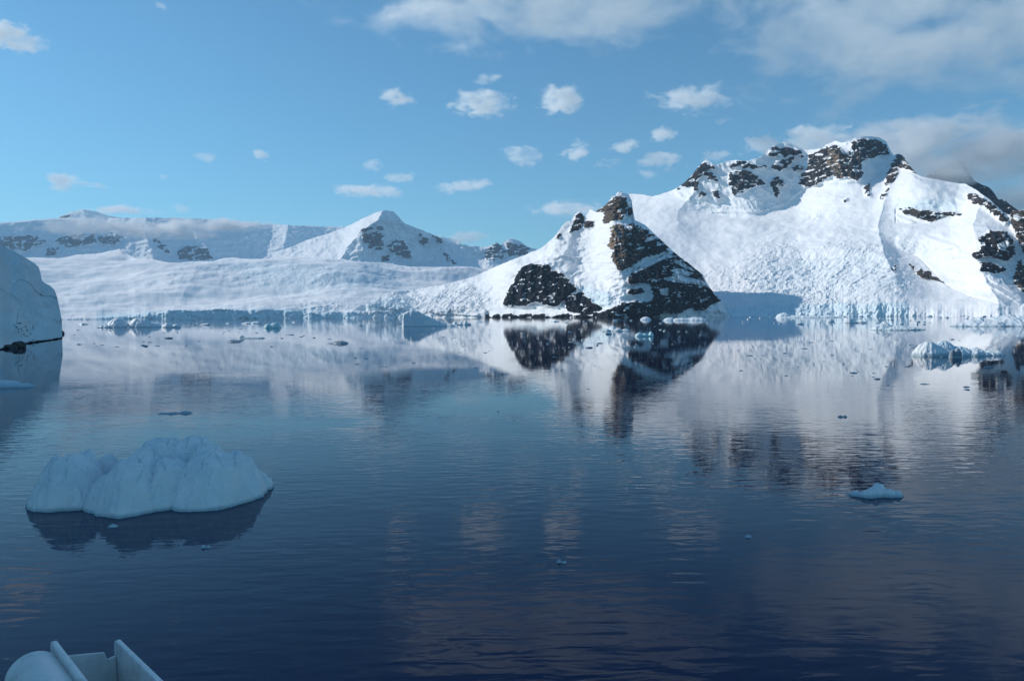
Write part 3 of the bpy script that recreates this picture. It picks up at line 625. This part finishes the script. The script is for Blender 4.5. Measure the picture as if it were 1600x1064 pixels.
def scatter(n, region, meshes, wpx, label, group, seed, dens=None):
    r = random.Random(seed); k = 0
    while k < n:
        x = r.uniform(region[0], region[1]); y = region[2]+(region[3]-region[2])*r.random()**(dens or 1)
        if y < horizon_y(x)+3.6: continue
        if x < 110 and y < 560: continue
        p = on_water(x, y); D = math.hypot(p.x, p.y)
        wm = r.uniform(*wpx)*D/F*(1 if r.random() < .85 else 1.7)
        o = bpy.data.objects.new('ice_scrap', r.choice(meshes)); COL.objects.link(o)
        o.location = (p.x, p.y, -.02*wm); o.rotation_euler = (0, 0, r.uniform(-.5, .5)+(math.pi if r.random() < .5 else 0)); o.scale = (wm, wm*r.uniform(.6, 1.6), wm*r.uniform(.6, 1.1))
        tag(o, label, 'ice scrap', group); k += 1
scatter(46, (110, 480, 508, 545), S_DARK, (3, 8), 'thin grey scrap of ice on the calm water left of the wedge shaped iceberg', 'grey ice scraps on the calm left water', 1)
scatter(34, (480, 950, 512, 575), S_DARK, (3, 8), 'thin grey scrap of ice on the calm water in the middle of the bay', 'grey ice scraps in mid bay', 2)
scatter(52, (1150, 1560, 530, 610), S_DARK, (3, 8), 'thin dark scrap of ice on the reflection of the snow mountain', 'dark ice scraps on the mountain reflection', 3)
scatter(62, (850, 1160, 500, 545), S_WHITE, (2, 7), 'white scrap of brash ice below the black cliffs', 'white brash ice below the black cliffs', 4, 1.5)
scatter(62, (1160, 1600, 495, 508), S_WHITE, (3, 9), 'white scrap of brash ice before the right glacier front', 'white brash ice before the right glacier front', 5, 1.4)
scatter(30, (110, 760, 501, 512), S_WFLAT, (4, 11), 'flat white scrap of ice near the left glacier front', 'flat white scraps near the left glacier front', 6)
scatter(8, (560, 1000, 590, 690), S_DARK, (3, 7), 'lone dark scrap of ice on the blue water nearer the ship', 'dark ice scraps on the blue water', 7)

# dark boulders at the foot of the left ice slope
def boulder(px, py, wpx_, hpx, seed, label, group=None):
    p = on_water(px, py); D = math.hypot(p.x, p.y); bm = bmesh.new(); bmesh.ops.create_icosphere(bm, subdivisions=3, radius=.5)
    r = random.Random(seed); a, c, d = (r.uniform(0, 6) for _ in range(3))
    for v in bm.verts:
        q = v.co.copy(); s_ = 1+.16*math.sin(7*q.x+a)+.13*math.sin(9*q.y+c)+.12*math.sin(8*q.z+d+5*q.x)
        v.co = Vector((q.x*s_, q.y*s_, q.z*s_*(.8 if q.z > 0 else .5)))
    me = bpy.data.meshes.new('shore_rock'); bm.to_mesh(me); bm.free(); me.materials.append(M_BOULD)
    o = bpy.data.objects.new('shore_rock', me); COL.objects.link(o); o.location = (p.x, p.y, .1)
    o.scale = (wpx_*D/F, wpx_*D/F, 2.0*hpx*D/F); tag(o, label, 'rock', group)
boulder(27, 543.5, 18, 9, 1, 'largest black boulder at the foot of the left ice slope')
boulder(14, 544.5, 15, 7, 2, 'black boulder just left of the largest one')
boulder(3, 545, 12, 5, 3, 'low black boulder cut by the left edge')
boulder(70, 530.5, 8, 7, 4, 'pointed dark rock at the waterline below the ice cliff')
boulder(97, 522, 5, 6, 5, 'dark rock at the outermost tip of the ice cliff')
for i, x in enumerate((48, 58, 79, 86)):
    boulder(x, 533-(x-48)*.18, 8, 3, 10+i, 'small low dark rock along the waterline of the ice cliff', 'small rocks along the ice cliff')

# ---------------------------------------------------------------- the ship's white fitting at the bottom left
def paint_mat():
    m, ns, ls, b_ = new_mat('weathered_white_paint'); g = ns.new('ShaderNodeNewGeometry')
    n = noise_n(ns, ls, g.outputs['Position'], 9, 6, .65); n2 = noise_n(ns, ls, g.outputs['Position'], 38, 4, .6)
    c = mixc(ns, ls, maprange(ns, ls, n, .42, .72), (.92, .88, .84), (.70, .67, .64))
    rust = maprange(ns, ls, n2, .69, .76)
    c = mixc(ns, ls, rust, c, (.28, .20, .15)); ls.new(c, b_.inputs['Base Color'])
    b_.inputs['Roughness'].default_value = .42
    bp = ns.new('ShaderNodeBump'); bp.inputs['Strength'].default_value = .5; bp.inputs['Distance'].default_value = .004
    ls.new(n2, bp.inputs['Height']); ls.new(bp.outputs[0], b_.inputs['Normal']); return m
M_PAINT = paint_mat()
def ray3(px, py, R):
    d = rays(px, py); d = d/np.linalg.norm(d); return Vector((0, 0, CAM_H))+Vector(map(float, d))*R
def fitting():
    vp = Vector(map(float, rays(-209, 618))); vp.normalize()            # direction the trough points in
    base = ray3(80, 998, 3.3)
    side = vp.cross(Vector((0, 0, 1))).normalized(); up = side.cross(vp).normalized()
    # right plate starts where the ray through (177,997) meets the plane of the end plate
    d = rays(177, 997); d = Vector(map(float, d/np.linalg.norm(d))); n = vp
    R2 = (base-Vector((0, 0, CAM_H))).dot(n)/d.dot(n); right = Vector((0, 0, CAM_H))+d*R2
    W = (right-base).dot(side)
    root = bpy.data.objects.new('ship_fitting', None); COL.objects.link(root); root.location = base
    tag(root, 'white painted metal trough with a rounded drum beside it on the ship', 'ship fitting')
    def P(a, s, u): return side*s+up*u-vp*a                            # a: back towards the ship
    def solid(name, pts2, thick_dir, th, bev=.006):
        bm = bmesh.new(); vs = [bm.verts.new(p) for p in pts2]; f = bm.faces.new(vs)
        r = bmesh.ops.extrude_face_region(bm, geom=[f]); bmesh.ops.translate(bm, verts=[v for v in r['geom'] if isinstance(v, bmesh.types.BMVert)], vec=thick_dir*th)
        bmesh.ops.recalc_face_normals(bm, faces=bm.faces)
        bmesh.ops.bevel(bm, geom=list(bm.edges), offset=bev, segments=3, affect='EDGES', profile=.6)
        me = bpy.data.meshes.new(name); bm.to_mesh(me); bm.free(); me.materials.append(M_PAINT)
        for p in me.polygons: p.use_smooth = True
        o = bpy.data.objects.new(name, me); COL.objects.link(o); o.parent = root; return o
    th = .018; Hh = .34; Lg = 2.2
    du = (right-base).dot(up)
    def side_poly(s, u0): # rounded nose at the far end
        return [P(0.0, s, u0-.03), P(.008, s, u0-.008), P(.03, s, u0), P(Lg, s, u0), P(Lg, s, u0-Hh), P(.0, s, u0-Hh)]
    solid('side_plate', side_poly(-.005, 0), side, th); solid('side_plate', side_poly(W, du), side, th)
    e0, e1 = .018, W-.003
    u0, u1 = -.055, du-.035
    solid('end_plate', [P(.03, e0, u0), P(.03, W*.80, u0+(u1-u0)*.8), P(.03, W*.85, u1-.022), P(.03, e1, u1-.016), P(.03, e1, -Hh+.03), P(.03, e0, -Hh+.03)], -vp, .014, .004)
    solid('floor_plate', [P(.047, e0, -Hh+.02), P(.047, e1, -Hh+.02), P(Lg-.01, e1, -Hh+.02), P(Lg-.01, e0, -Hh+.02)], -up, .014, .003)
    # drum lying along the left plate, with a domed end
    bm = bmesh.new(); R = .086; prof = []
    for i in range(9):
        a = i/8*math.pi/2; prof.append((.06*(1-math.sin(a))+.02, R*math.sin(a)**.8 if i else .0))
    prof = [(.055-.05*math.cos(math.pi/2*i/8)+.02, R*math.sin(math.pi/2*i/8)) for i in range(9)]+[(.10, R*1.0), (.105, R*.975), (.14, R*.975), (.145, R), (Lg, R)]
    nseg = 48; rings = []
    cs, cu = -.004-R*.72, -.088
    for a_, r_ in prof:
        if r_ < 1e-4: rings.append([bm.verts.new(P(a_+.02, cs, cu))]); continue
        rings.append([bm.verts.new(P(a_+.02, cs, cu)+side*r_*math.cos(2*math.pi*j/nseg)+up*r_*math.sin(2*math.pi*j/nseg)) for j in range(nseg)])
    for k in range(len(rings)-1):
        A, B = rings[k], rings[k+1]
        for j in range(nseg):
            if len(A) == 1: bm.faces.new((A[0], B[j], B[(j+1) % nseg]))
            else: bm.faces.new((A[j], B[j], B[(j+1) % nseg], A[(j+1) % nseg]))
    bm.faces.new(rings[-1])
    bmesh.ops.recalc_face_normals(bm, faces=bm.faces)
    me = bpy.data.meshes.new('drum'); bm.to_mesh(me); bm.free(); me.materials.append(M_PAINT)
    for p in me.polygons: p.use_smooth = True
    o = bpy.data.objects.new('drum', me); COL.objects.link(o); o.parent = root
    # weld bead between drum and plate
    rr = random.Random(2); bm = bmesh.new(); ring0 = None
    for i in range(90):
        a_ = .05+i*(Lg-.1)/89; r_ = .010+.003*math.sin(i*2.1)+rr.uniform(-.002, .002); c0 = P(a_, -.012, -.075)
        ring = [bm.verts.new(c0+side*r_*math.cos(j*math.pi/4)+up*r_*math.sin(j*math.pi/4)) for j in range(8)]
        if ring0:
            for j in range(8): bm.faces.new((ring0[j], ring[j], ring[(j+1) % 8], ring0[(j+1) % 8]))
        ring0 = ring
    bmesh.ops.recalc_face_normals(bm, faces=bm.faces)
    me = bpy.data.meshes.new('weld_bead'); bm.to_mesh(me); bm.free(); me.materials.append(M_PAINT)
    for p in me.polygons: p.use_smooth = True
    o = bpy.data.objects.new('weld_bead', me); COL.objects.link(o); o.parent = root
fitting()

# ---------------------------------------------------------------- clouds: bodies of air with real density
def cloud_mat(name, nscale, dens, sharp=(.42, .62)):
    m = bpy.data.materials.new(name); m.use_nodes = True; ns = m.node_tree.nodes; ls = m.node_tree.links
    for n in list(ns):
        if n.type != 'OUTPUT_MATERIAL': ns.remove(n)
    out = [n for n in ns if n.type == 'OUTPUT_MATERIAL'][0]
    v = ns.new('ShaderNodeVolumePrincipled'); ls.new(v.outputs[0], out.inputs['Volume'])
    v.inputs['Color'].default_value = (1, 1, 1, 1); v.inputs['Anisotropy'].default_value = .1
    tc = ns.new('ShaderNodeTexCoord'); ln = ns.new('ShaderNodeVectorMath'); ln.operation = 'LENGTH'; ls.new(tc.outputs['Object'], ln.inputs[0])
    oi = ns.new('ShaderNodeObjectInfo')
    n = noise_n(ns, ls, wpos(ns, ls, nscale*.8, nscale, nscale*1.5), 1, 5, .68, .3)
    fall = maprange(ns, ls, ln.outputs['Value'], .30, 1.0, .07, -.30, False)
    x = maprange(ns, ls, math_n(ns, ls, 'ADD', n, fall), sharp[0], sharp[1])
    d = math_n(ns, ls, 'MULTIPLY', x, math_n(ns, ls, 'MULTIPLY', dens, oi.outputs['Alpha']))
    ls.new(d, v.inputs['Density'])
    m.cycles.volume_step_rate = 1.0
    return m
M_CLOUD = cloud_mat('cloud_vapour', 1/560, .0034, (.42, .62)); M_CLOUDB = cloud_mat('cloud_vapour_broad', 1/1900, .0006, (.38, .66)); M_MIST = cloud_mat('cloud_vapour_low', 1/330, .0028, (.40, .68))
_ico = None
def cloud(px, py, wpx_, hpx, label, D=31000, dens=1.3, mat=None, tilt=0, depth=None):
    global _ico
    mat = mat or M_CLOUD
    bm = bmesh.new(); bmesh.ops.create_icosphere(bm, subdivisions=3, radius=1.0); me = bpy.data.meshes.new('cloud'); bm.to_mesh(me); bm.free(); me.materials.append(mat)
    p = pt(px, py, D); k = D/F/math.cos(math.atan((px-800)/F))
    o = bpy.data.objects.new('cloud', me); COL.objects.link(o); o.location = p
    o.scale = (wpx_*k*.78, depth or max(hpx, wpx_*.45)*k*.62, hpx*k*.80)
    o.rotation_euler = (0, math.radians(tilt), -math.atan2(p.x, p.y)); o.color = (1, 1, 1, dens)
    tag(o, label, 'cloud'); return o
CL = [
 (620, 153, 50, 30, 'small torn cloud high left of centre', {}), (755, 163, 100, 46, 'loose ragged cloud left of the bright puff', {}), (765, 123, 46, 18, 'thin slanting wisp above the ragged cloud', dict(tilt=-12, dens=.7)),
 (876, 157, 74, 52, 'bright round puff of cloud above the centre', dict(dens=1.6)), (1078, 155, 120, 42, 'wide pale cloud right of the bright round puff', dict(dens=.8)), (1126, 189, 34, 14, 'faint scrap under the wide pale cloud', dict(dens=.6)),
 (815, 243, 66, 36, 'ragged cloud low over the centre', dict(dens=.8)), (900, 237, 66, 32, 'slanting oval cloud above the lens shaped one', dict(tilt=-10)), (1034, 211, 40, 30, 'small upright cloud left of the high ridge', {}),
 (975, 229, 64, 20, 'thin trailing cloud left of the small upright one', dict(tilt=-6)), (950, 256, 44, 20, 'faint small cloud below the thin trailing one', dict(dens=.6)), (1036, 251, 76, 30, 'flat based puff beside the headwall ridge', dict(dens=1.2)),
 (1010, 273, 40, 20, 'weak wisp under the flat based puff', dict(dens=.6)), (580, 299, 110, 22, 'long low streak of cloud above the pyramid peak', {}), (627, 278, 56, 18, 'short streak just above the long low one', dict(dens=.8)),
 (583, 258, 42, 22, 'small puff over the two low streaks', dict(dens=.8)), (725, 289, 100, 24, 'slanting streak between pyramid peak and ragged cloud', dict(tilt=-6, dens=.9)),
 (890, 327, 130, 28, 'long lens shaped cloud behind the rocky spire', dict(dens=1.1)), (1186, 226, 64, 32, 'white puff resting beside the snowy ridge top', dict(dens=1.4)), (1115, 244, 46, 18, 'faint puff above the small ridge summit', dict(dens=.7)),
 (102, 284, 40, 28, 'bright small puff low in the left sky', dict(dens=1.3)), (142, 290, 40, 9, 'thin tail right of the bright small puff', dict(dens=.6)), (320, 246, 32, 16, 'faint small cloud left of the tiny puff', dict(dens=.7)),
 (408, 241, 26, 20, 'tiny puff in the clear left sky', {}), (257, 277, 24, 12, 'faint tiny cloud above the plateau', dict(dens=.7)), (12, 58, 75, 34, 'ragged cloud cut by the left edge', dict(tilt=8)), (250, 9, 18, 16, 'tiny cloud at the top of the left sky', dict(dens=.8)),
 (185, 328, 90, 12, 'thin flat cloud right of the distant dome', dict()), (283, 326, 24, 16, 'faint puff above the plateau edge', dict(dens=.6)), (730, 371, 80, 20, 'low cloud caught right of the pyramid peak', dict(D=16200, dens=1.1)),
]
for x, y, a, h_, lab, kw in CL: cloud(x, y, a, h_, lab, **kw)
cloud(855, -12, 680, 150, 'broad grey white cloud across the top of the sky', D=27000, dens=2.6, mat=M_CLOUDB, tilt=2, depth=2000)
cloud(1430, 50, 460, 190, 'broad thin cloud at the top right', D=27000, dens=2.2, mat=M_CLOUDB, tilt=6, depth=1900)
cloud(1395, 235, 150, 74, 'soft cloud spilling over the crest right of the summit', D=6400, dens=4.5, mat=M_MIST, tilt=6, depth=260)
cloud(1492, 232, 190, 84, 'large soft cloud hiding the top of the black peak', D=5250, dens=10, mat=M_MIST, tilt=5, depth=230)
cloud(1590, 262, 190, 130, 'pale cloud right of the black peak at the picture edge', D=6600, dens=4, mat=M_MIST, tilt=8, depth=280)
cloud(1268, 222, 120, 50, 'grey cloud rising behind the snowy ridge', D=31000, dens=1.6)
cloud(200, 358, 210, 26, 'long bank of cloud lying across the far left wall', D=17300, dens=7.0, depth=450, mat=M_MIST)
cloud(345, 352, 150, 20, 'thin bank of cloud along the far plateau edge', D=17400, dens=6.0, depth=400, mat=M_MIST)

# ---------------------------------------------------------------- air
if HAZE:
    m = bpy.data.materials.new('air'); m.use_nodes = True; ns = m.node_tree.nodes; ls = m.node_tree.links
    for n in list(ns):
        if n.type != 'OUTPUT_MATERIAL': ns.remove(n)
    out = [n for n in ns if n.type == 'OUTPUT_MATERIAL'][0]
    v = ns.new('ShaderNodeVolumePrincipled'); v.inputs['Color'].default_value = (.50, .76, 1, 1); v.inputs['Density'].default_value = HAZE
    ls.new(v.outputs[0], out.inputs['Volume'])
    bm = bmesh.new(); bmesh.ops.create_cube(bm, size=1); me = bpy.data.meshes.new('haze'); bm.to_mesh(me); bm.free(); me.materials.append(m)
    o = bpy.data.objects.new('haze', me); COL.objects.link(o); o.scale = (31000, 25600, 3000); o.location = (0, 11600, 1500-45)
    tag(o, kind='stuff')
